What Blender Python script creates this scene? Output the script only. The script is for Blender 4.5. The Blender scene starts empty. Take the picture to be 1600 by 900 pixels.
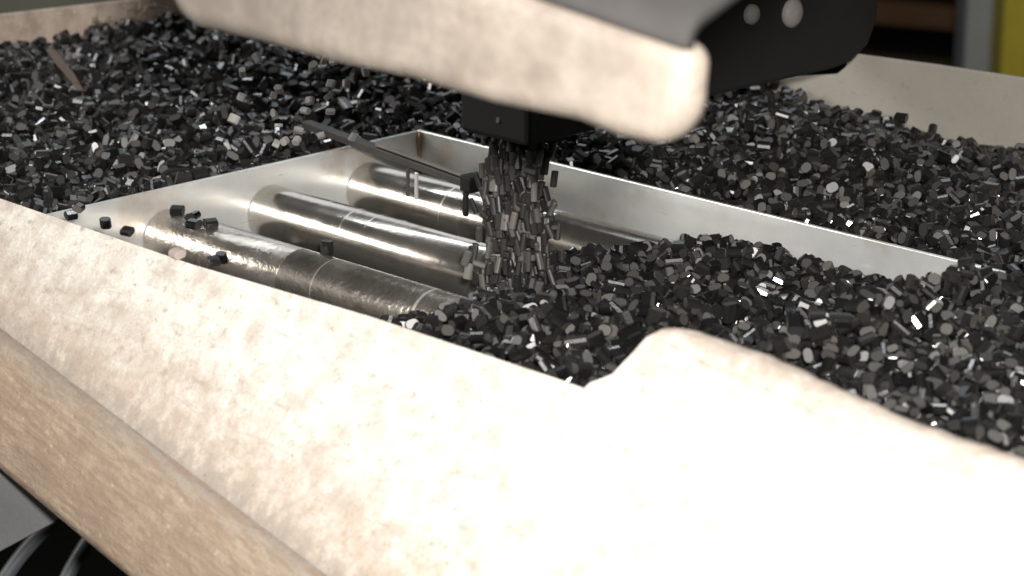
import bpy, bmesh, math, random
import numpy as np
from mathutils import Vector, Matrix
random.seed(7); rng = np.random.default_rng(11)
S = bpy.context.scene
COL = S.collection

# ------------------------------------------------------------------ camera
# world axes: X along the magnet tubes (left rim -X), Y across the hopper, Z up; metres
PITCH = math.radians(17); FPX = 4056.0
CAM = np.array([.642, -.642, .278])
s_, c_, q_ = math.sin(PITCH), math.cos(PITCH), math.sqrt(.5)
FW = np.array([-q_*c_, q_*c_, -s_]); RT = np.array([q_, q_, 0]); UP = np.array([-q_*s_, q_*s_, c_])
cd = bpy.data.cameras.new('camera'); cam = bpy.data.objects.new('camera', cd); COL.objects.link(cam)
cam.location = CAM; cam.rotation_euler = (math.radians(90)-PITCH, 0, math.radians(45))
cd.sensor_width = 36; cd.lens = 36*FPX/1600; cd.clip_start = .01; cd.clip_end = 60
cd.dof.use_dof = True; cd.dof.focus_distance = 1.03; cd.dof.aperture_fstop = 17
cd.dof.aperture_blades = 0
S.camera = cam

# ------------------------------------------------------------------ world, lamps, exposure
W = bpy.data.worlds.new('World'); S.world = W; W.use_nodes = True
W.node_tree.nodes['Background'].inputs[0].default_value = (.80, .86, .92, 1)
W.node_tree.nodes['Background'].inputs[1].default_value = .022

def area(name, loc, target, sx, sy, power, col):
    l = bpy.data.lights.new(name, 'AREA'); l.shape = 'RECTANGLE'; l.size = sx; l.size_y = sy
    l.energy = power; l.color = col
    o = bpy.data.objects.new(name, l); COL.objects.link(o); o.location = loc
    o.rotation_euler = (Vector(target)-Vector(loc)).to_track_quat('-Z', 'Y').to_euler()
    return o
kl = bpy.data.lights.new('hand_lamp', 'SPOT'); kl.energy = 64; kl.color = (1.0, .965, .915)
kl.spot_size = math.radians(60); kl.spot_blend = 1.0; kl.shadow_soft_size = .022
key = bpy.data.objects.new('hand_lamp', kl); COL.objects.link(key); key.location = CAM + UP*.045 + RT*.03
key.rotation_euler = (Vector((.12, -.05, -.01))-key.location).to_track_quat('-Z', 'Y').to_euler()
side = area('work_light', (-1.0, -1.0, .52), (-.08, .05, -.02), .95, .30, 10.5, (1.0, .95, .88))
over = area('overhead_glint_strip', (.45, -.25, 1.45), (.1, 0, 0), 1.2, .05, 4.2, (1.0, .96, .90))  # unseen overhead strip added for pellet glints
over2 = area('overhead_glint_strip', (-.75, .35, 1.35), (-.1, .1, 0), 1.2, .05, 4.5, (.90, .97, 1.0))  # second unseen strip, added so more pellets glint
rear = area('rear_fill_light', (-1.3, 1.3, 1.1), (-.1, .1, 0), 1.4, .8, 4, (.90, .95, 1.0))  # unseen fill added to lift the dark tube tops

vs = S.view_settings; vs.view_transform = 'Standard'; vs.look = 'None'; vs.exposure = 0; vs.gamma = 1
vs.use_curve_mapping = False

# ------------------------------------------------------------------ helpers
def ray(x, y): return FW*FPX + RT*(x-800) + UP*(450-y)
def on(x, y, p, n):
    d = ray(x, y); n = np.array(n, float)
    return CAM + d*(np.dot(np.array(p)-CAM, n)/np.dot(d, n))
def oz(x, y, z): return on(x, y, (0, 0, z), (0, 0, 1))
def oy(x, y, Y): return on(x, y, (0, Y, 0), (0, 1, 0))
def ox(x, y, X): return on(x, y, (X, 0, 0), (1, 0, 0))
def proj(P):
    d = np.atleast_2d(P) - CAM; w = d@FW
    return 800+FPX*(d@RT)/w, 450-FPX*(d@UP)/w, w

def tag(o, label=None, cat=None, group=None, kind=None):
    for k, v in (('label', label), ('category', cat), ('group', group), ('kind', kind)):
        if v: o[k] = v
    return o
def empty(name, loc=(0, 0, 0), label=None, cat=None, group=None):
    o = bpy.data.objects.new(name, None); COL.objects.link(o); o.location = loc; o.empty_display_size = .02
    return tag(o, label, cat, group)
def mesh_obj(name, verts, faces, mat, parent=None, smooth=False, origin=None):
    me = bpy.data.meshes.new(name)
    V = np.array(verts, float)
    org = np.zeros(3) if origin is None else np.array(origin, float)
    if parent is not None: org = np.array(parent.matrix_basis.translation)
    me.from_pydata([tuple(v) for v in V-org], [], faces); me.update()
    me.materials.append(mat)
    if smooth:
        me.polygons.foreach_set('use_smooth', [True]*len(me.polygons))
    o = bpy.data.objects.new(name, me); COL.objects.link(o)
    if parent is not None: o.parent = parent
    else: o.location = org
    return o
def fix(o):
    bm = bmesh.new(); bm.from_mesh(o.data)
    bmesh.ops.recalc_face_normals(bm, faces=bm.faces); bm.to_mesh(o.data); bm.free(); return o
def bevel(o, w, seg=2):
    m = o.modifiers.new('edge', 'BEVEL'); m.width = w; m.segments = seg; m.limit_method = 'ANGLE'
    m.angle_limit = math.radians(35); return o
def box(name, lo, hi, mat, parent=None, bev=0, M=None):
    V = [(x, y, z) for x in (lo[0], hi[0]) for y in (lo[1], hi[1]) for z in (lo[2], hi[2])]
    if M is not None: V = [tuple(M@Vector(v)) for v in V]
    Fc = [(0, 1, 3, 2), (4, 6, 7, 5), (0, 4, 5, 1), (2, 3, 7, 6), (0, 2, 6, 4), (1, 5, 7, 3)]
    o = fix(mesh_obj(name, V, Fc, mat, parent, origin=None if M is None else M.translation))
    if bev: bevel(o, bev)
    return o
def plate(name, pts, n, t, mat, parent=None, bev=0, seg=3):
    """a flat sheet: outline pts (3D), thickness t towards -n"""
    P = np.array(pts, float); n = np.array(n, float); n /= np.linalg.norm(n); k = len(P)
    V = list(P)+list(P-n*t)
    Fc = [tuple(range(k)), tuple(range(2*k-1, k-1, -1))]+[(i, i+k, (i+1) % k+k, (i+1) % k) for i in range(k)]
    o = fix(mesh_obj(name, V, Fc, mat, parent, origin=P.mean(0)))
    if bev: bevel(o, bev, seg)
    return o
def lathe_x(name, prof, cy, cz, mat, parent, seg=64, x_off=0):
    """profile [(x, r)] turned round an axis parallel to X"""
    V, Fc = [], []
    for x, r in prof:
        for i in range(seg):
            a = 2*math.pi*i/seg; V.append((x+x_off, cy+r*math.cos(a), cz+r*math.sin(a)))
    for j in range(len(prof)-1):
        for i in range(seg):
            i2 = (i+1) % seg; Fc.append((j*seg+i, j*seg+i2, (j+1)*seg+i2, (j+1)*seg+i))
    return fix(mesh_obj(name, V, Fc, mat, parent, smooth=True))
def tube(name, pts, r, mat, parent=None, seg=10, radii=None):
    P = [Vector(p) for p in pts]; V, Fc = [], []
    for k, p in enumerate(P):
        t = (P[min(k+1, len(P)-1)]-P[max(k-1, 0)]).normalized()
        u = t.cross(Vector((.13, .31, .94))).normalized(); w = t.cross(u)
        rr = radii[k] if radii else r
        for i in range(seg):
            a = 2*math.pi*i/seg; V.append(tuple(p+(u*math.cos(a)+w*math.sin(a))*rr))
    for k in range(len(P)-1):
        for i in range(seg):
            i2 = (i+1) % seg; Fc.append((k*seg+i, k*seg+i2, (k+1)*seg+i2, (k+1)*seg+i))
    Fc.append(tuple(range(seg))); Fc.append(tuple(range((len(P)-1)*seg, len(P)*seg)))
    return fix(mesh_obj(name, V, Fc, mat, parent, smooth=True, origin=np.mean([tuple(p) for p in P], 0)))

# ------------------------------------------------------------------ materials
def new_mat(name):
    m = bpy.data.materials.new(name); m.use_nodes = True
    nt = m.node_tree; return m, nt, nt.nodes['Principled BSDF']
def nd(nt, t, **kw):
    n = nt.nodes.new(t)
    for k, v in kw.items():
        if k in n.inputs: n.inputs[k].default_value = v
        else: setattr(n, k, v)
    return n
def noise(nt, scale, detail=4, rough=.55, vec=None, stretch=None):
    n = nd(nt, 'ShaderNodeTexNoise', Scale=scale, Detail=detail, Roughness=rough)
    if vec is None:
        vec = nt.nodes.new('ShaderNodeTexCoord').outputs['Object']
    if stretch:
        mp = nt.nodes.new('ShaderNodeMapping'); mp.inputs['Scale'].default_value = stretch
        nt.links.new(vec, mp.inputs[0]); vec = mp.outputs[0]
    nt.links.new(vec, n.inputs['Vector']); return n.outputs['Fac']
def ramp(nt, fac, stops):
    r = nt.nodes.new('ShaderNodeValToRGB'); cr = r.color_ramp
    while len(cr.elements) < len(stops): cr.elements.new(.5)
    for e, (p, col) in zip(cr.elements, stops):
        e.position = p; e.color = (col, col, col, 1) if isinstance(col, (int, float)) else (*col, 1)
    nt.links.new(fac, r.inputs[0]); return r.outputs[0]
def mix(nt, fac, a, b):
    m = nt.nodes.new('ShaderNodeMix'); m.data_type = 'RGBA'
    for sock, v in ((m.inputs[0], fac), (m.inputs[6], a), (m.inputs[7], b)):
        if hasattr(v, 'is_output'): nt.links.new(v, sock)
        else: sock.default_value = v if isinstance(v, (int, float)) else (*v, 1)
    return m.outputs[2]
def bump(nt, bs, h, strength, dist):
    b = nd(nt, 'ShaderNodeBump', Strength=strength, Distance=dist)
    nt.links.new(h, b.inputs['Height']); nt.links.new(b.outputs[0], bs.inputs['Normal'])

def dusty(name, base, stain, speck, rough=.6, stain_at=(.45, .7), big=28, grain=900, metal=0, bstr=.25, band=None):
    m, nt, bs = new_mat(name)
    col = mix(nt, ramp(nt, noise(nt, big, 5, .6), [(stain_at[0], 0.), (stain_at[1], 1.)]), base, stain)
    col = mix(nt, ramp(nt, noise(nt, 260, 3, .6), [(.60, 0.), (.72, .8)]), col, speck)
    col = mix(nt, ramp(nt, noise(nt, grain, 2, .5), [(.38, .35), (.62, 0.)]), col, stain)
    for pt, dr, w0, w1, bc in (band or ()):      # colour bands along one line: crease dust, browner rim, spout grime with painted falloff
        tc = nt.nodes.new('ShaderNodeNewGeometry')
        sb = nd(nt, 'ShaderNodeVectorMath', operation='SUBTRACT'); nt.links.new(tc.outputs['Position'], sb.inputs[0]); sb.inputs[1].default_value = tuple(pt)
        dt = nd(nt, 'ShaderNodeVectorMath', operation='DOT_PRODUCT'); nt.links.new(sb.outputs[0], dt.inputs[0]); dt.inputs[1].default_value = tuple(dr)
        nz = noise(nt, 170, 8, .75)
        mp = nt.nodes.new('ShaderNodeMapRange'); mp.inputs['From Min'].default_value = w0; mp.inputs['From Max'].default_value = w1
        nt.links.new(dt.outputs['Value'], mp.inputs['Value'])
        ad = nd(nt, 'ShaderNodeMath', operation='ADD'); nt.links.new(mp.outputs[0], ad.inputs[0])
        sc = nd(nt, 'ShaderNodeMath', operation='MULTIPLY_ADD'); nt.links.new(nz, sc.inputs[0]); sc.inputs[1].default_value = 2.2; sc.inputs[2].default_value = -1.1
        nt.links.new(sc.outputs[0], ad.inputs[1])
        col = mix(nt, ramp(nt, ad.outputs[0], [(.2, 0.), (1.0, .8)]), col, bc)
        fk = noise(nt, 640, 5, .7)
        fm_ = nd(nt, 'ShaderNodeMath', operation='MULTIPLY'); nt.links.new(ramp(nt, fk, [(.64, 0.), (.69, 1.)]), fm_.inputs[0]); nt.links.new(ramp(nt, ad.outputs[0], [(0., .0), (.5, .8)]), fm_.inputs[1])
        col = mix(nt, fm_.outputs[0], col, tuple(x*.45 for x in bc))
    nt.links.new(col, bs.inputs['Base Color'])
    bs.inputs['Roughness'].default_value = rough; bs.inputs['Metallic'].default_value = metal
    bs.inputs['Specular IOR Level'].default_value = .35
    bump(nt, bs, noise(nt, 420, 4, .6), bstr, .0006)
    return m
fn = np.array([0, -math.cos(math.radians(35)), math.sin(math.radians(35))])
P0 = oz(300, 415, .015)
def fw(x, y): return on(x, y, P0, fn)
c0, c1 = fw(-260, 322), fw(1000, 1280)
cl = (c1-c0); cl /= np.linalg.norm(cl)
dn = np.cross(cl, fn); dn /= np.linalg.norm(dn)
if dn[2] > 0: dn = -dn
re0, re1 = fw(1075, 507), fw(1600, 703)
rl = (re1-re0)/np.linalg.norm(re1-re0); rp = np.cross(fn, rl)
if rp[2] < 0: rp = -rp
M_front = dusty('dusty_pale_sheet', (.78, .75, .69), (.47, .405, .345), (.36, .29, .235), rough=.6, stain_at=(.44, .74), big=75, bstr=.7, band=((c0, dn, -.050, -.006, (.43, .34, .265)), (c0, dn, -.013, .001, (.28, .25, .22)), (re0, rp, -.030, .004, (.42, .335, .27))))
M_rim = dusty('brown_mottled_rim', (.58, .50, .42), (.32, .26, .21), (.36, .29, .23), rough=.6, stain_at=(.38, .66), big=95)
M_flange = dusty('brown_dusty_flange', (.43, .335, .25), (.31, .235, .17), (.58, .49, .40), rough=.75, stain_at=(.35, .65), big=60, bstr=.8, band=((c0, -dn, -.022, .006, (.46, .385, .31)), (c0, -dn, -.010, .001, (.26, .235, .21))))
def fibre_grain(m, axes, sc, dark, lo=.42, hi=.58):
    nt = m.node_tree; bs = nt.nodes['Principled BSDF']; old = bs.inputs['Base Color'].links[0].from_socket
    g = nt.nodes.new('ShaderNodeNewGeometry'); cb = nt.nodes.new('ShaderNodeCombineXYZ')
    for i, (ax, k) in enumerate(zip(axes, sc)):
        d = nd(nt, 'ShaderNodeVectorMath', operation='DOT_PRODUCT'); nt.links.new(g.outputs['Position'], d.inputs[0]); d.inputs[1].default_value = tuple(np.array(ax)*k)
        nt.links.new(d.outputs['Value'], cb.inputs[i])
    f = noise(nt, 1.0, 6, .7, vec=cb.outputs[0])
    nt.links.new(mix(nt, ramp(nt, f, [(lo, .75), (hi, 0.)]), old, dark), bs.inputs['Base Color'])
    b = nd(nt, 'ShaderNodeBump', Strength=.6, Distance=.0008); nt.links.new(f, b.inputs['Height'])
    nt.links.new(bs.inputs['Normal'].links[0].from_socket, b.inputs['Normal']); nt.links.new(b.outputs[0], bs.inputs['Normal'])
fibre_grain(M_front, (rl, rp, fn), (45, 300, 300), (.40, .34, .29), .30, .43)
fibre_grain(M_flange, (cl, dn, fn), (70, 420, 420), (.27, .20, .145))
M_back = dusty('grey_sheet', (.31, .29, .255), (.265, .245, .215), (.24, .215, .19), rough=.6, stain_at=(.4, .75), big=18)
M_left = dusty('brown_dust_sheet', (.62, .52, .44), (.42, .33, .27), (.72, .63, .55), rough=.75, stain_at=(.4, .62), big=90, bstr=.6)
M_spout = dusty('dusty_spout_sheet', (.37, .32, .272), (.215, .18, .152), (.22, .18, .15), rough=.55, stain_at=(.42, .72), big=55, band=(((.22, 0, 0), (-1, 0, 0), -.02, .14, (.17, .148, .13)),))  # band darkens the left: brown grime plus painted lamp falloff
M_grey = dusty('grey_bracket_paint', (.10, .10, .103), (.08, .08, .083), (.14, .14, .135), rough=.6, big=30)

def simple(name, col, rough=.5, metal=0, var=.25, scale=40):
    m, nt, bs = new_mat(name)
    d = tuple(x*(1-var) for x in col)
    nt.links.new(mix(nt, ramp(nt, noise(nt, scale, 4), [(.35, 0.), (.65, 1.)]), col, d), bs.inputs['Base Color'])
    bs.inputs['Roughness'].default_value = rough; bs.inputs['Metallic'].default_value = metal
    return m
M_black = simple('black_housing', (.006, .0055, .005), .7)
M_dark = simple('dark_surroundings', (.012, .010, .007), .8, scale=3)
M_hose = simple('grey_hose', (.10, .11, .12), .45)
M_olive = simple('olive_cabinet', (.16, .17, .13), .6, scale=4)
M_rust = simple('brown_beam', (.20, .10, .04), .7, scale=6)
M_postg = simple('grey_post', (.55, .57, .56), .6, scale=6)
M_posty = simple('yellow_post', (.85, .68, .06), .5, scale=6)
M_bar = simple('dark_bar_steel', (.06, .056, .052), .5, 0, scale=80)
M_spot_rail = simple('spot_and_rail_grey', (.26, .24, .22), .7, .1)
M_upper = simple('shade_grey_upper_face', (.045, .042, .04), .85, scale=60)  # shade of the leaning upper face put into its base colour
M_wood = simple('wood_splinter', (.15, .105, .075), .75, scale=300)
M_shav = simple('fibre', (.38, .30, .22), .7, scale=300)

def steel(name, col, r0, r1, stretch, bs_=.12, bd=.0003, bscale=300, stains=None, rings=False, metal=1):
    m, nt, bs = new_mat(name)
    f = noise(nt, 60, 5, .6, stretch=stretch)
    rr = nt.nodes.new('ShaderNodeMapRange'); rr.inputs['To Min'].default_value = r0; rr.inputs['To Max'].default_value = r1
    rr.inputs['From Min'].default_value = .3; rr.inputs['From Max'].default_value = .7
    nt.links.new(f, rr.inputs['Value']); nt.links.new(rr.outputs[0], bs.inputs['Roughness'])
    c = mix(nt, ramp(nt, noise(nt, 25, 5, .6), [(.4, 0.), (.7, 1.)]), col, tuple(x*.82 for x in col))
    if stains: c = mix(nt, ramp(nt, noise(nt, stains[1], 6, .65), [(stains[2], 0.), (stains[2]+.1, .75)]), c, stains[0])
    if rings:
        rg = noise(nt, 1, 2, .5, stretch=(230, 9, 9))
        c = mix(nt, ramp(nt, rg, [(.66, 0.), (.70, .45)]), c, (.92, .88, .82))
        c = mix(nt, ramp(nt, noise(nt, 900, 2, .5), [(.66, 0.), (.72, .7)]), c, (.16, .13, .10))
        rx = nd(nt, 'ShaderNodeMath', operation='MULTIPLY_ADD'); nt.links.new(ramp(nt, rg, [(.66, 0.), (.70, 1.)]), rx.inputs[0]); rx.inputs[1].default_value = .22; nt.links.new(rr.outputs[0], rx.inputs[2])
        nt.links.new(rx.outputs[0], bs.inputs['Roughness'])
    nt.links.new(c, bs.inputs['Base Color'])
    bs.inputs['Metallic'].default_value = metal
    bump(nt, bs, noise(nt, bscale, 4, .6, stretch=stretch), bs_, bd)
    return m
M_tube = steel('polished_tube_steel', (.62, .575, .52), .13, .25, (1, 1, 1), .16, .0004, 190, ((.42, .36, .29), 70, .6), True, .93)
M_tubed = steel('scuffed_tube_steel', (.58, .535, .48), .17, .33, (1, 1, 1), .55, .0006, 330, ((.42, .36, .29), 70, .55), True, .9)
M_plate = steel('brushed_plate_steel', (.80, .81, .80), .27, .38, (1, 1, 12), .10, .0002, 200, ((.60, .52, .42), 14, .55), False, .55)
for node in [n for n in M_plate.node_tree.nodes if n.type == 'BSDF_PRINCIPLED']:
    node.inputs['Anisotropic'].default_value = .75
    tg = M_plate.node_tree.nodes.new('ShaderNodeTangent'); tg.direction_type = 'RADIAL'; tg.axis = 'Z'
    M_plate.node_tree.links.new(tg.outputs[0], node.inputs['Tangent'])
M_weld = steel('heat_tinted_weld', (.50, .36, .20), .3, .5, (1, 1, 1), .5, .0004, 500)

def pellet_mats():
    out = []
    for nm, lo, hi, r0, r1 in (('pellet_black_side', .006, .017, .09, .24), ('pellet_cut_end', .020, .062, .32, .54)):
        m, nt, bs = new_mat(nm)
        g = nt.nodes.new('ShaderNodeNewGeometry'); oi = nt.nodes.new('ShaderNodeObjectInfo')
        ad = nd(nt, 'ShaderNodeMath', operation='ADD'); nt.links.new(g.outputs['Random Per Island'], ad.inputs[0]); nt.links.new(oi.outputs['Random'], ad.inputs[1])
        fr = nd(nt, 'ShaderNodeMath', operation='FRACT'); nt.links.new(ad.outputs[0], fr.inputs[0])
        c = ramp(nt, fr.outputs[0], [(0, (lo, lo, lo*1.02)), (.9, (hi, hi*.93, hi*.87)), (1, (hi*1.5, hi*1.38, hi*1.26))])
        nt.links.new(c, bs.inputs['Base Color'])
        m2 = nd(nt, 'ShaderNodeMath', operation='MULTIPLY'); m2.inputs[1].default_value = 7.31; nt.links.new(fr.outputs[0], m2.inputs[0])
        f2 = nd(nt, 'ShaderNodeMath', operation='FRACT'); nt.links.new(m2.outputs[0], f2.inputs[0])
        rr = nt.nodes.new('ShaderNodeMapRange'); rr.inputs['To Min'].default_value = r0; rr.inputs['To Max'].default_value = r1
        nt.links.new(f2.outputs[0], rr.inputs['Value']); nt.links.new(rr.outputs[0], bs.inputs['Roughness'])
        bs.inputs['IOR'].default_value = 1.68
        bump(nt, bs, noise(nt, 700, 2, .5), .10, .0002)
        out.append(m)
    return out
M_pel = pellet_mats()
m_, nt_, bs_ = new_mat('glint_grey_falling_pellet')  # lighter greys stand in for blurred glints in the stream
nt_.links.new(ramp(nt_, nt_.nodes.new('ShaderNodeNewGeometry').outputs['Random Per Island'], [(0, (.010, .0095, .009)), (.7, (.032, .030, .028)), (1, (.12, .112, .10))]), bs_.inputs['Base Color'])
bs_.inputs['Roughness'].default_value = .45
M_fall = m_

# ------------------------------------------------------------------ surroundings
o = box('floor', (-6, -3, -1.02), (4, 6, -1.0), M_dark); tag(o, 'dark workshop floor far below the hopper', None, None, 'structure')
o = box('background_wall', (-6, 5.9, -1), (2, 6, 3), M_dark); tag(o, 'dark far wall of the workshop', None, None, 'structure')
o = box('side_wall', (-6.1, -1, -1), (-6, 5.9, 3), M_dark); tag(o, 'dark side wall of the workshop', None, None, 'structure')
def at(px, py, depth):
    d = ray(px, py); return CAM + d*(depth/FPX)
def rig(px, py, depth):     # frame turned to the hopper's diagonal, standing at a point
    p = at(px, py, depth); return Matrix.Translation(Vector(p)) @ Matrix.Rotation(math.radians(45), 4, 'Z')
def upright(name, px0, px1, depth, mat, label, cat):
    p0, p1 = at(px0, 60, depth), at(px1, 60, depth); w = np.linalg.norm(p1-p0)
    M = rig((px0+px1)/2, 60, depth); M.translation.z = -1
    o = box(name, (-w/2, 0, 0), (w/2, .08, 2.4), mat, None, .006, M); tag(o, label, cat); return o
upright('grey_post', 1508, 1562, 3.3, M_postg, 'blurred grey upright post beside the yellow post behind the hopper', 'post')
upright('yellow_post', 1566, 1612, 3.2, M_posty, 'blurred yellow upright post behind the grey back wall', 'post')
M = rig(1440, 26, 3.9)
o = box('brown_beam', (-.10, 0, -.018), (.09, .05, .018), M_rust, None, .003, M @ Matrix.Rotation(math.radians(5), 4, 'Y')); tag(o, 'blurred orange brown beam left of the grey post', 'beam')
M = rig(1440, 100, 4.0)
o = box('dark_beam', (-.10, 0, -.012), (.09, .05, .010), simple('dull_brown', (.06, .035, .015), .7), None, .003, M @ Matrix.Rotation(math.radians(5), 4, 'Y')); tag(o, 'blurred dull dark brown beam below the orange brown one', 'beam')
M = rig(90, -60, 2.2)
o = box('olive_cabinet', (-.20, 0, -.35), (.22, .3, .4), M_olive, None, .01, M); tag(o, 'blurred olive grey cabinet behind the brown left hopper wall', 'cabinet')

# ------------------------------------------------------------------ hopper
XL, YB = -.50, .33
hop = empty('hopper', (0, 0, -.12), 'pale dusty sheet metal hopper box holding the black pellets', 'hopper')
# front wall: sheet with a rolled fold along the crease, then the lower flange turned under
upd = np.cross(fn, np.array([1., 0, 0])); upd /= np.linalg.norm(upd)
if upd[2] < 0: upd = -upd
rimpx = [(958, 582, 0), (990, 548, .08), (1012, 520, .2), (1034, 504, .45), (1052, 502, .6), (1075, 505, .75), (1130, 520, 1), (1200, 546, 1), (1300, 592, 1), (1400, 637, 1), (1500, 672, 1), (1600, 703, 1), (1800, 775, 1)]
RR = .0115
_xs = list(range(1075, 1800, 18)); _r = random.Random(3)
rimpx = [p for p in rimpx if p[0] < 1075] + [(x, float(np.interp(x, [p[0] for p in rimpx], [p[1] for p in rimpx]))+_r.uniform(-2, 2), float(np.interp(x, [p[0] for p in rimpx], [p[2] for p in rimpx]))*1.0) for x in _xs]
rim_e = [(fw(x, y), RR*max(k, .04)) for x, y, k in rimpx]
top = [fw(-420, 174), fw(0, 310), fw(300, 413), fw(580, 495), fw(850, 585), fw(900, 602), fw(912, 607), fw(922, 598), fw(944, 590)]
top += [e-upd*r for e, r in rim_e]
crL, crR = fw(-420, 201), c1
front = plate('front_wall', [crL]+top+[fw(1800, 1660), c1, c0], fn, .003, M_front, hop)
V, Fc = [], []
NA = 9
for e, r in rim_e:
    C = e-upd*r-fn*r
    for k in range(NA): 
        t = math.radians(125*k/(NA-1)); V.append(C+fn*r*math.cos(t)+upd*r*math.sin(t))
for i in range(len(rim_e)-1):
    for k in range(NA-1): Fc.append((i*NA+k, (i+1)*NA+k, (i+1)*NA+k+1, i*NA+k+1))
rm = fix(mesh_obj('rolled_rim', V, Fc, M_front, hop, smooth=True))
so = rm.modifiers.new('t', 'SOLIDIFY'); so.thickness = .0025; so.offset = -1
tag(rm, 'mottled brown rolled rim on the raised right section')
# lower flange along the crease
R_, rows = .085, []
for k in range(9):                               # rolled bend
    a = math.radians(26*k/8)
    rows.append(dn*(R_*math.sin(a)) - fn*(R_*(1-math.cos(a))))
a = math.radians(26); end = dn*math.cos(a) - fn*math.sin(a)
rows.append(rows[-1] + end*.002); rows.append(rows[-1] + end*.003)
def bottom_y(x): return 720 + (x)*(180/260.)
V, Fc, NS = [], [], 40
for k, r in enumerate(rows):
    for i in range(NS+1):
        V.append(c0 + (c1-c0)*i/NS + r + (fn*.0001 - dn*.0015 if k == 0 else fn*.0001))
for k in range(len(rows)-1):
    for i in range(NS):
        Fc.append((k*(NS+1)+i, (k+1)*(NS+1)+i, (k+1)*(NS+1)+i+1, k*(NS+1)+i+1))
fl = mesh_obj('lower_flange', V, Fc, M_flange, hop, smooth=True)
so = fl.modifiers.new('thick', 'SOLIDIFY'); so.thickness = .003; so.offset = -1
tag(fl, 'brown dusty rolled lower edge')
# left wall, back wall, floor
lz = [ox(0, 23, XL), ox(200, 0, XL)]
lw = plate('side_wall', [(XL, -.25, .028), (XL, .12, .0166), (XL, .203, .0133), (XL, YB, .009), (XL, YB, -.066), (XL, -.25, -.066)], (1, 0, 0), .003, M_left, hop, .0008)
tag(lw, 'brown dusty wall with fibres along the pellets')
bw_pts = [oy(1800, 152, YB), oy(1600, 122, YB), oy(1460, 101, YB), oy(1338, 85, YB), oy(1326, 92, YB), oy(1320, 105, YB), oy(1306, 116, YB), oy(1200, 132, YB)+np.array([0, 0, .003]), oy(1000, 105, YB)]
bw_pts = [np.array(p) for p in bw_pts]
bw_pts.append(np.array([XL+.004, YB, bw_pts[-1][2]])); bw_pts.append(np.array([XL+.004, YB, -.066])); bw_pts.append(np.array([.45, YB, -.066])); bw_pts.insert(0, np.array([.45, YB, .04]))
plate('back_wall', bw_pts, (0, -1, 0), .003, M_back, hop, .0008)
box('hopper_floor', (XL, -.10, -.070), (.5, YB, -.0662), M_dark, hop)

# grey bracket and hoses under the flange
bd = .985
br = plate('grey_bracket', [at(-60, 690, bd), at(0, 712, bd), at(60, 740, bd), at(140, 790, bd), at(112, 802, bd), at(0, 862, bd), at(-60, 892, bd)], -FW, .004, M_grey, None, .0006)
tag(br, 'grey painted metal bracket under the brown lower flange', 'bracket')
for k, (pts, lab) in enumerate((([(-30, 960), (0, 915), (28, 872), (58, 838), (98, 800), (150, 770)], 'dark grey hose close to the grey bracket at the frame edge'),
                               ([(80, 960), (102, 905), (124, 865), (146, 832), (172, 800), (210, 770)], 'dark grey hose further from the grey bracket, under the flange'))):
    h = tube('hose', [at(x, y, 1.16) for x, y in pts], .0036, M_hose, None, 12)
    tag(h, lab, 'hose', 'hoses under the hopper')
    sm = h.modifiers.new('s', 'SUBSURF'); sm.levels = 1; sm.render_levels = 2

# ------------------------------------------------------------------ dark feeder housing with outlet
hs = empty('feeder_housing', (-.03, .25, .03), 'black feeder housing behind the pale spout, with two discs for blurred light spots', 'housing')
YB0 = .17
prof = [(.17, .0275), (.285, .0262), (.300, .0275), (.312, .034), (.318, .044), (.322, .16), (.17, .16)]
V = [(-.078, y, z) for y, z in prof] + [(-.118, y, z) for y, z in prof]
k = len(prof); Fc = [tuple(range(k)), tuple(range(2*k-1, k-1, -1))]+[(i, i+k, (i+1) % k+k, (i+1) % k) for i in range(k)]
bevel(fix(mesh_obj('shell', V, Fc, M_black, hs)), .002)
for px, py, r in ((1172, 22, .0045), (1236, 20, .0065)):  # pale discs added in place of blurred background light spots
    p = ox(px, py, -.078); prf = [(0, 0.0001), (.003, r*.7), (.0042, r*.45), (.0045, .0001)]
    b = lathe_x('light_spot_disc', [(0, r), (.002, r), (.0035, r*.6), (.004, .0001)], p[1], p[2], M_spot_rail, hs, 14, -.078)
Sx, Sy = -.0232, .030
ot = box('outlet', (Sx-.0175, Sy-.017, .050), (Sx+.0185, Sy+.020, .155), M_black, hs, .002)
box('outlet_arm', (-.10, Sy+.0205, .10), (-.03, .19, .15), M_black, hs, .002)

# ------------------------------------------------------------------ pale spout at the top
sp = empty('discharge_spout', (.15, -.2, .133), 'pale dusty blurred chute lip with rounded end over the falling pellets', 'spout')
x_end = oy(1066, 150, -.2)[0]
def sec(z):  return z
cs = []      # outline in the plane of the front face: X, Z
zb = .1322
xs = [-.06, .05, .10, .15, .20, .238]
edge = [(.062, .1530), (.0625, .1420), (.0655, .1375)] + [(x, .1352-(x-.07)*.018+.0006*math.sin(x*90)) for x in (.072, .10, .13, .16, .19, .22)] + [(.234, .1312)]
cx, cz, rr = x_end-.0135, .1448, .0135
for a in range(-80, 5, 12): edge.append((cx+rr*math.cos(math.radians(a)), cz+rr*math.sin(math.radians(a))))
edge += [(x_end+.0003, .149), (x_end+.001, .1560), (.20, .1625), (.12, .1720), (.062, .1760)]
fr = plate('front_lip', [(x, -.2, z) for x, z in edge], (0, -1, 0), .012, M_spout, sp, .0058, 6)
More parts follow.
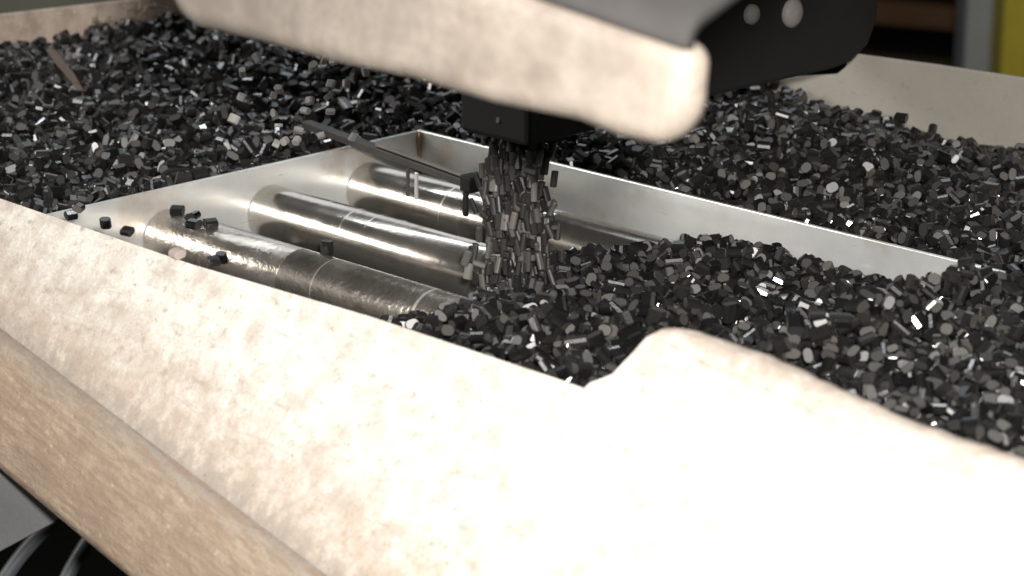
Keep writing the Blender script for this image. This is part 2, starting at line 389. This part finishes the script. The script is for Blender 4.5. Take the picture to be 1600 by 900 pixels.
# upper face leaning back from the lip
ue = .1522
V, Fc, rows = [], [], []
for k in range(7):
    a = math.radians(70*k/6); rows.append((-.2+.014*(1-math.cos(a)), .010*math.sin(a)))
yy, zz = rows[-1]; a = math.radians(70)
for d in (.01, .03, .06): rows.append((yy+d*math.sin(a), zz+d*math.cos(a)))
for y, z in rows:
    V += [(.062, y, z+.1762), (.12, y, z+.1722), (x_end, y, z+.1562)]
for k in range(len(rows)-1):
    for i in range(2): Fc.append((k*3+i, k*3+i+1, k*3+4+i, k*3+3+i))
uf = mesh_obj('upper_face', V, Fc, M_upper, sp, smooth=True); so = uf.modifiers.new('t', 'SOLIDIFY'); so.thickness = .004; so.offset = -1

# ------------------------------------------------------------------ magnet grate: frame and tubes
FX0, FX1, FY0, FY1, T = -.2045, .130, -.085, .145, .0022
gr = empty('magnet_grate', (0, 0, -.03), 'steel drawer frame with polished magnet tubes set among the pellets', 'magnet grate')
box('side_plate', (FX0-T, FY0, -.058), (FX0, FY1, 0), M_plate, gr, .0004)
box('back_plate', (FX0-T, FY1+.0003, -.058), (FX1+T, FY1+T, 0), M_plate, gr, .0004)
box('end_plate', (FX1, FY0, -.058), (FX1+T, FY1, -.003), M_plate, gr, .0004)
box('front_plate', (FX0-T, FY0-T, -.058), (FX1+T, FY0-.0003, -.004), M_plate, gr, .0004)
# rust-tinted corner weld
wv = [(FX0+.0006, FY1-.0012, z) for z in np.linspace(-.03, -.0004, 9)]
tag(tube('corner_weld', wv, .0012, M_weld, gr, 8, [.0012+.0004*math.sin(i*2.1) for i in range(9)]), 'rust coloured seam in the corner')
TR, TZ = .0125, -.0215
TY = [-.001, .0555, .1125]
tlab = ['scuffed front tube with pellets on it', 'bright middle tube', 'rear tube under the dark bar']
for j, y in enumerate(TY):
    prof = [(FX0+.0005, TR)]
    x = FX0+.001
    nx = FX0+(.085, .150, .120)[j]
    prof += [(nx-.0006, TR), (nx-.0002, TR-.0003), (nx+.0002, TR-.0003), (nx+.0006, TR)]
    prof.append((FX1-.0005, TR))
    t = lathe_x('tube', prof, y, TZ, M_tubed if j == 0 else M_tube, gr, 72); tag(t, tlab[j])
    V, Fc = [], []
    w = lathe_x('weld_ring', [(FX0+.0002, TR+.0018), (FX0+.0006, TR+.0016), (FX0+.0014, TR+.0009), (FX0+.0022, TR+.0003), (FX0+.0028, TR+.00005)], y, TZ, M_weld, t, 48)
    w.location = -Vector(gr.location)*0
for ch in list(gr.children):
    for g in ch.children: pass

# dark bar lying over the rim
b0, b1 = oz(478, 186, .009), oz(742, 281, .005)
bd_ = Vector(b1-b0); L = bd_.length
M = Matrix.Translation(Vector(b0)) @ bd_.to_track_quat('X', 'Z').to_matrix().to_4x4()
bar = empty('retaining_bar', b0, 'dark flat steel bar lying over the left rim above the rear tube', 'bar')
def bbox(name, lo, hi, mat, bev=.0004):
    V = [M@Vector((x, y, z)) for x in (lo[0], hi[0]) for y in (lo[1], hi[1]) for z in (lo[2], hi[2])]
    Fc = [(0, 1, 3, 2), (4, 6, 7, 5), (0, 4, 5, 1), (2, 3, 7, 6), (0, 2, 6, 4), (1, 5, 7, 3)]
    return bevel(fix(mesh_obj(name, V, Fc, mat, bar)), bev)
bbox('flat_bar', (0, -.0026, -.0040), (L, .0026, -.0006), M_bar)
bbox('upper_rail', (L*.45, -.0020, .0000), (L-.004, .0004, .0011), M_spot_rail, .0003)
bbox('end_clip', (L-.006, -.0035, -.0055), (L+.001, .0035, .0016), M_black, .0008)
for d in (.0, .006): 
    bbox('post', (L*.655+d, -.0042, -.0165), (L*.655+d+.0016, -.0030, -.0043), M_plate if d else M_bar, .0003)
bbox('end_post', (L-.004, -.0034, -.016), (L-.0015, -.0016, -.0056), M_black, .0004)

# ------------------------------------------------------------------ pellets
NSEG, EA, EB, LN = 10, .0028, .0018, .0053
def template(bv=.09):
    V, Fs, Fcap = [], [], []
    hl = LN/2
    for z, k in ((-hl, 1-bv), (-hl+.0002, 1), (hl-.0002, 1), (hl, 1-bv)):
        for i in range(NSEG):                    # flat-sided oval: two half rounds joined by straights
            h = i//5; a = math.radians(-80+40*(i % 5)) + math.pi*h
            sh = (EA-EB)*(1 if h == 0 else -1)
            V.append(((sh+EB*math.cos(a))*k, EB*math.sin(a)*k, z))
    for j in range(3):
        for i in range(NSEG):
            i2 = (i+1) % NSEG; Fs.append((j*NSEG+i, j*NSEG+i2, (j+1)*NSEG+i2, (j+1)*NSEG+i))
    caps = [tuple(range(NSEG-1, -1, -1)), tuple(range(3*NSEG, 4*NSEG))]
    return np.array(V), Fs, caps
TV, TF, TC = template()
TVN = len(TV)
def rot_random(n, flat=.62, end=.16, sig=24):
    """stack of rotation matrices; columns = pellet axes in the world"""
    out = np.empty((n, 3, 3))
    u = rng.random(n); yaw = rng.random(n)*2*np.pi
    for i in range(n):
        if u[i] < flat:      B = np.array([[0, 0, 1.], [1, 0, 0], [0, 1, 0]])      # long axis level, flat side down
        elif u[i] < flat+end: B = np.eye(3)                                        # on its cut end
        else:                B = np.array([[0, 0, 1.], [0, 1, 0], [-1, 0, 0]])     # on its narrow side
        rx, ry = np.radians(rng.normal(0, sig, 2))
        Rx = np.array([[1, 0, 0], [0, math.cos(rx), -math.sin(rx)], [0, math.sin(rx), math.cos(rx)]])
        Ry = np.array([[math.cos(ry), 0, math.sin(ry)], [0, 1, 0], [-math.sin(ry), 0, math.cos(ry)]])
        cz_, sz_ = math.cos(yaw[i]), math.sin(yaw[i])
        Rz = np.array([[cz_, -sz_, 0], [sz_, cz_, 0], [0, 0, 1]])
        out[i] = Rz@Rx@Ry@B
    return out

# height field the pile is dropped onto
RES = .001
GX0, GX1, GY0, GY1 = XL+.001, .40, -.105, YB-.001
nx_, ny_ = int((GX1-GX0)/RES), int((GY1-GY0)/RES)
gx = GX0+(np.arange(nx_)+.5)*RES; gy = GY0+(np.arange(ny_)+.5)*RES
XX, YY = np.meshgrid(gx, gy, indexing='ij')
def wav(x, y, f, ph): return np.sin(x*f+ph)*np.cos(y*f*1.13+ph*1.7)
und = .0022*wav(XX, YY, 31, .4)+.0016*wav(XX+.3*YY, YY-.2*XX, 63, 1.3)+.0010*wav(XX, YY, 120, 2.2)
inside = (XX > FX0-T) & (XX < FX1+T) & (YY > FY0-T) & (YY < FY1+T)
# outer pile
Ho = -.0035 + und + 0*XX
Ho += np.where(YY > FY1, np.interp(XX, [-.5, -.25, -.15, -.08, 0, .1, .4], [.002, .001, .0045, .0015, -.003, -.008, -.012])*np.clip((YY-FY1)/.12, 0, 1), 0)
Ho += np.where(XX < FX0, .004*np.clip((FX0-XX)/.2, 0, 1), 0)
Ho = np.where(XX > FX1-.004, np.maximum(Ho, .001+und*.8+.003*np.exp(-((YY-.06)/.10)**2)), Ho)
Ho -= np.where(YY > .22, .0, 0)
# pile inside the frame: foot line then a slope up to a shelf
foot = np.interp(YY, [-.1, -.0133, .05, .088, .136, .146], [-.066, -.061, -.076, -.070, -.040, -.022])
dx = XX-foot
shelf = np.interp(XX, [-.08, -.02, .04, .085, .118, .136], [-.010, -.007, -.0035, -.004, -.002, .003])
Hi = -.036+np.clip(dx, 0, .06)*.62
Hi = np.minimum(Hi, shelf+und)
Hi = np.minimum(Hi, -.0185+.42*np.clip(FY1-YY, 0, 1)+und*.5+np.clip(XX-.110, 0, 1)*1.0)
Hi = np.where(dx < 0, -.2, Hi)
Hi = np.where(XX > FX1-.012, np.maximum(Hi, -.016+np.clip(XX-.110, 0, 1)*1.1+np.clip(FY1-YY, 0, .04)*.25), Hi)
H = np.where(inside, Hi, Ho)
static = np.full_like(H, -.058)
for y in TY:
    d = np.abs(YY-y); m = (d < TR) & (XX > FX0) & (XX < FX1)
    static = np.where(m, TZ+np.sqrt(np.clip(TR**2-d**2, 0, None)), static)
rim = ((np.abs(XX-FX0+T/2) < T*.7) | (np.abs(YY-FY1-T/2) < T*.7)) & inside
static = np.where(rim, 0.0, static)
top_h = np.where(inside, np.maximum(static, H-.0120), Ho-.0125)
drop_ok = (H > static+.0005) & ~rim
# near the rim keep pellets from lying inside the plates
near = (XX > FX0-T-.0035) & (XX < FX0+.0035) & (YY < FY1+T+.003) | (YY > FY1-.0035) & (YY < FY1+T+.0035) & (XX > FX0-T) & (XX < FX1-.005)
drop_ok &= ~near
drop_ok &= (YY > -.080) | (XX > .17) & (YY > -.088)
cand = np.argwhere(drop_ok)
NP_MAX = 30000
pos = np.empty((NP_MAX, 3)); scl = np.empty((NP_MAX, 3)); rots = rot_random(NP_MAX); n_p = 0
order = rng.integers(0, len(cand), 170000)
scl[:] = rng.normal(1, .11, (NP_MAX, 3)); scl[:, 2] *= rng.normal(1, .18, NP_MAX); scl *= np.where(rng.random(NP_MAX) < .12, rng.uniform(.55, .8, NP_MAX), 1)[:, None]
scl = np.clip(scl, .4, 1.6)
hzs = np.sqrt((EA*scl[:, 0]*rots[:, 2, 0])**2+(EB*scl[:, 1]*rots[:, 2, 1])**2)+LN/2*scl[:, 2]*np.abs(rots[:, 2, 2])
hxs = np.sqrt((EA*scl[:, 0]*rots[:, 0, 0])**2+(EB*scl[:, 1]*rots[:, 0, 1])**2)+LN/2*scl[:, 2]*np.abs(rots[:, 0, 2])
hys = np.sqrt((EA*scl[:, 0]*rots[:, 1, 0])**2+(EB*scl[:, 1]*rots[:, 1, 1])**2)+LN/2*scl[:, 2]*np.abs(rots[:, 1, 2])
fill = 0
for t in range(0, len(order)-2, 2):
    if n_p >= NP_MAX: break
    a, b = cand[order[t]], cand[order[t+1]]
    best = a
    i, j = best
    if top_h[i, j] > H[i, j]-.0014: continue
    wx, wy = max(1, int(hxs[n_p]*.66/RES)), max(1, int(hys[n_p]*.66/RES))
    sl = (slice(max(0, i-wx), i+wx+1), slice(max(0, j-wy), j+wy+1))
    sub = top_h[sl]; z0 = .45*sub.max()+.55*sub.mean()
    z = z0+hzs[n_p]*.86
    if z > H[i, j]+.0022: continue
    pos[n_p] = (gx[i]+rng.uniform(-.5, .5)*RES, gy[j]+rng.uniform(-.5, .5)*RES, z)
    np.maximum(sub, z+hzs[n_p]*.62, out=sub)
    n_p += 1
pos, scl, rots = pos[:n_p], scl[:n_p], rots[:n_p]
print('pellets', n_p)

def edge_y(x):            # front sheet edges as seen, only to pick which pellets are in view
    return np.where(x < 915, np.interp(x, [0, 910], [310, 605]), np.interp(x, [915, 1040, 1075, 1200, 1400, 1600], [600, 503, 508, 546, 637, 703]))
u_, v_, w_ = proj(pos)
vis = (u_ > 6) & (u_ < 1594) & (v_ < edge_y(u_)-6) & (v_ > 20)
# painter's test on a coarse grid: the nearest pellet in each little cell is in view
zb_ = {}
idx = np.where(vis)[0]
for i in idx:
    kk = (int(u_[i]//9), int(v_[i]//7))
    if kk not in zb_ or w_[i]-pos[i, 2]*.6 < w_[zb_[kk]]-pos[zb_[kk], 2]*.6: zb_[kk] = i
front_vis = np.array(sorted(zb_.values(), key=lambda i: w_[i]))
high = top_h[np.clip(((pos[front_vis, 0]-GX0)/RES).astype(int), 0, nx_-1), np.clip(((pos[front_vis, 1]-GY0)/RES).astype(int), 0, ny_-1)]
front_vis = front_vis[(high-pos[front_vis, 2]) < .0035]
chosen = front_vis[:232]

def pellets_mesh(name, P, Rm, Sc, mats, stuff=True):
    n = len(P)
    V = (np.einsum('nij,nkj->nki', Rm, TV[None]*Sc[:, None, :])+P[:, None, :]).reshape(-1, 3)
    quads = np.array(TF); nq = len(quads); caps = np.array(TC)
    off = (np.arange(n)*TVN)[:, None, None]
    Lq = (quads[None]+off).reshape(-1); Lc = (caps[None]+off).reshape(-1)
    loops = np.concatenate([Lq, Lc]).astype(np.int32)
    tot = np.concatenate([np.full(n*nq, 4), np.full(n*2, NSEG)]).astype(np.int32)
    start = np.concatenate([[0], np.cumsum(tot)[:-1]]).astype(np.int32)
    me = bpy.data.meshes.new(name)
    me.vertices.add(len(V)); me.vertices.foreach_set('co', V.astype(np.float32).ravel())
    me.loops.add(len(loops)); me.loops.foreach_set('vertex_index', loops)
    me.polygons.add(len(tot)); me.polygons.foreach_set('loop_start', start); me.polygons.foreach_set('loop_total', tot)
    mi = np.concatenate([np.zeros(n*nq), np.ones(n*2)]).astype(np.int32)
    for m in mats: me.materials.append(m)
    if len(mats) > 1: me.polygons.foreach_set('material_index', mi)
    side = np.zeros(nq, bool)
    sm = np.concatenate([np.tile(side, n), np.zeros(n*2, bool)])
    me.polygons.foreach_set('use_smooth', sm)
    me.update(calc_edges=True)
    ev = np.empty(len(me.edges)*2, np.int32); me.edges.foreach_get('vertices', ev); ev = ev.reshape(-1, 2)
    ring = (ev % TVN)//NSEG
    at_ = me.attributes.new('sharp_edge', 'BOOLEAN', 'EDGE'); at_.data.foreach_set('value', ring[:, 0] == ring[:, 1])
    o = bpy.data.objects.new(name, me); COL.objects.link(o); return o
rest = np.ones(n_p, bool); rest[chosen] = False
o = pellets_mesh('pellets', pos[rest], rots[rest], scl[rest], M_pel)
tag(o, 'black plastic pellets heaped in the hopper around the steel frame', 'pellets', None, 'stuff')

# single pellets share one mesh
proto = pellets_mesh('pellet', np.zeros((1, 3)), np.eye(3)[None], np.ones((1, 3)), M_pel)
p_me = proto.data; bpy.data.objects.remove(proto)
def single(name, P, Rm, Sc, label, group, cat='pellet', me=p_me):
    o = bpy.data.objects.new(name, me); COL.objects.link(o)
    M4 = np.eye(4); M4[:3, :3] = Rm@np.diag(Sc); M4[:3, 3] = P
    o.matrix_world = Matrix(M4.tolist())
    return tag(o, label, cat, group)
def where(p):
    if p[0] > .108: return 'black pellet in the heap spilling over the right end of the steel frame', 'pellets over the right end of the frame'
    if p[1] > .095: return 'black pellet in the row heaped against the bright steel back plate', 'pellets against the back plate'
    if p[0] < -.02: return 'black pellet at the foot of the heap where it meets the tubes', 'pellets at the foot of the heap'
    return 'black pellet in the middle of the heap inside the steel frame', 'pellets in the middle of the heap'
for i in chosen:
    lab, grp = where(pos[i]); single('pellet', pos[i], rots[i], scl[i], lab, grp)

# a loose one or few on the tubes and on the front edge
def lie(px, py, z, yaw, tilt=0, standing=False, sc=1.0):
    p = oz(px, py, z)
    B = np.eye(3) if standing else np.array([[0, 0, 1.], [1, 0, 0], [0, 1, 0]])
    cz_, sz_ = math.cos(yaw), math.sin(yaw); t = math.radians(tilt)
    Rz = np.array([[cz_, -sz_, 0], [sz_, cz_, 0], [0, 0, 1]]); Rx = np.array([[1, 0, 0], [0, math.cos(t), -math.sin(t)], [0, math.sin(t), math.cos(t)]])
    return p, Rz@Rx@B, np.full(3, sc)
for (a, lab) in (((277, 329, -.0075, .6, 20), 'black pellet highest on the front tube beside the left rim'),
                 ((301, 338, -.0072, 2.0, -20), 'black pellet second from the rim on the front tube'),
                 ((303, 350, -.0080, .2, 10), 'grey faced pellet lying lowest of the four on the front tube'),
                 ((329, 349, -.0074, 1.2, 15), 'black pellet farthest from the rim of the four on the front tube'),
                 ((511, 386, -.0105, .4, 0, True), 'single pellet standing upright between front and middle tubes'),
                 ((1408, 184, .012, .3, 20), 'grey shiny pellet on top of the right heap against the grey wall'),
                 ((934, 402, -.009, .3, 10), 'dark square ended pellet on the rear tube right of the falling stream'),
                 ((968, 405, -.009, 1.0, 10), 'dark tilted pellet on the rear tube at the edge of the heap')):
    p, Rm, sc = lie(*a); single('pellet', p, Rm, sc, lab, None)
for (px, py, z, yaw, up) in ((72, 318, .0185, .3, 0), (104, 338, .0175, 1.4, 0), (116, 326, .021, 2.2, 0), (158, 350, .018, .8, 1), (192, 363, .0185, .2, 0), (327, 409, .018, 1.1, 0), (340, 404, .0185, .4, 1)):
    p, Rm, sc = lie(px, py, z, yaw, 25, bool(up), .78); p[1] += .002
    single('pellet', p, Rm, sc, 'blurred black pellet resting on the top edge of the front wall', 'pellets on the front wall edge')
mp_, ntp, bsp = new_mat('pale_pellet'); bsp.inputs['Base Color'].default_value = (.42, .35, .32, 1); bsp.inputs['Roughness'].default_value = .4
pm = p_me.copy(); pm.materials.clear(); pm.materials.append(mp_); pm.materials.append(mp_)
p, Rm, sc = lie(277, 396, .0175, -.1, 10); single('pale_pellet', p, Rm, sc*.9, 'pale pinkish pellet on the top edge of the front wall', None, 'pellet', pm)

# falling pellets
def fall_cloud(n, z0, z1, cx0, cy0, sx, sy):
    z = rng.uniform(z0, z1, n); f = 1+.25*(z1-z)/(z1-z0)
    P = np.stack([cx0+np.clip(rng.normal(0, 1, n), -1.9, 1.9)*sx*f, cy0+np.clip(rng.normal(0, 1, n), -1.9, 1.9)*sy*f, z], 1)
    Rm = rot_random(n, .04, .90, 9); return P, Rm, rng.normal(1, .1, (n, 3))*np.array([.52, .58, 1.15])
P, Rm, Sc = fall_cloud(640, -.014, .060, Sx, Sy-.004, .0064, .0058)
o = pellets_mesh('falling_pellets', P, Rm, Sc, [M_fall]); tag(o, 'dense stream of pellets falling from the outlet onto the tubes', 'falling pellets', None, 'stuff')
M_stray = simple('lightened_stray_pellet', (.26, .25, .235), .4)  # base colour lightened to make up for weak light on airborne pellets
fm = p_me.copy(); fm.materials.clear(); fm.materials.append(M_stray); fm.materials.append(M_stray)
for k in range(26):
    px, py = rng.uniform(352, 575), rng.uniform(85, 225)
    p = at(px, py, rng.uniform(1.0, 1.08)); Rm = rot_random(1, .3, .5, 30)[0]
    single('stray_pellet', p, Rm, rng.normal(.62, .1, 3), 'grey pellet bouncing in the air above the left heap', 'pellets bouncing in the air', 'pellet', fm)

# ------------------------------------------------------------------ splinter and fibres
p0, p1_ = oz(78, 76, .006), oz(126, 138, .003)
sd = Vector(p1_-p0); Ls = sd.length
M = Matrix.Translation(Vector(p0)) @ sd.to_track_quat('X', 'Z').to_matrix().to_4x4()
V = [M@Vector(v) for v in ((0, -.0022, 0), (0, .0020, .0003), (Ls*.6, .0026, 0), (Ls, .0012, -.0003), (Ls*1.02, -.0014, 0), (Ls*.4, -.0028, .0003))]
nrm = tuple((M.to_3x3()@Vector((0, -.3, 1))))
o = plate('wood_splinter', [tuple(v) for v in V], nrm, .0012, M_wood, None, .0003, 1); tag(o, 'flat brown splinter stuck in the left heap of pellets', 'splinter')
rf = random.Random(5)
spots = [(150, 20), (172, 26), (196, 14), (214, 30), (228, 22), (240, 10), (252, 32), (205, 40), (262, 22), (184, 36)]
for k, (x, y) in enumerate(spots):
    p = Vector(ox(x, y, XL+.006)); a = rf.uniform(0, 6.3); pts = []
    for t in range(7):
        pts.append(tuple(p+Vector((rf.uniform(0, .0015), math.cos(a)*.0022*t, math.sin(a)*.0016*t)))); a += rf.uniform(-.5, .7)
    o = tube('fibre', pts, .0005, M_shav, None, 6)
    tag(o, 'thin brown curled fibre clinging to the dusty left wall', 'fibre', 'fibres along the left wall')
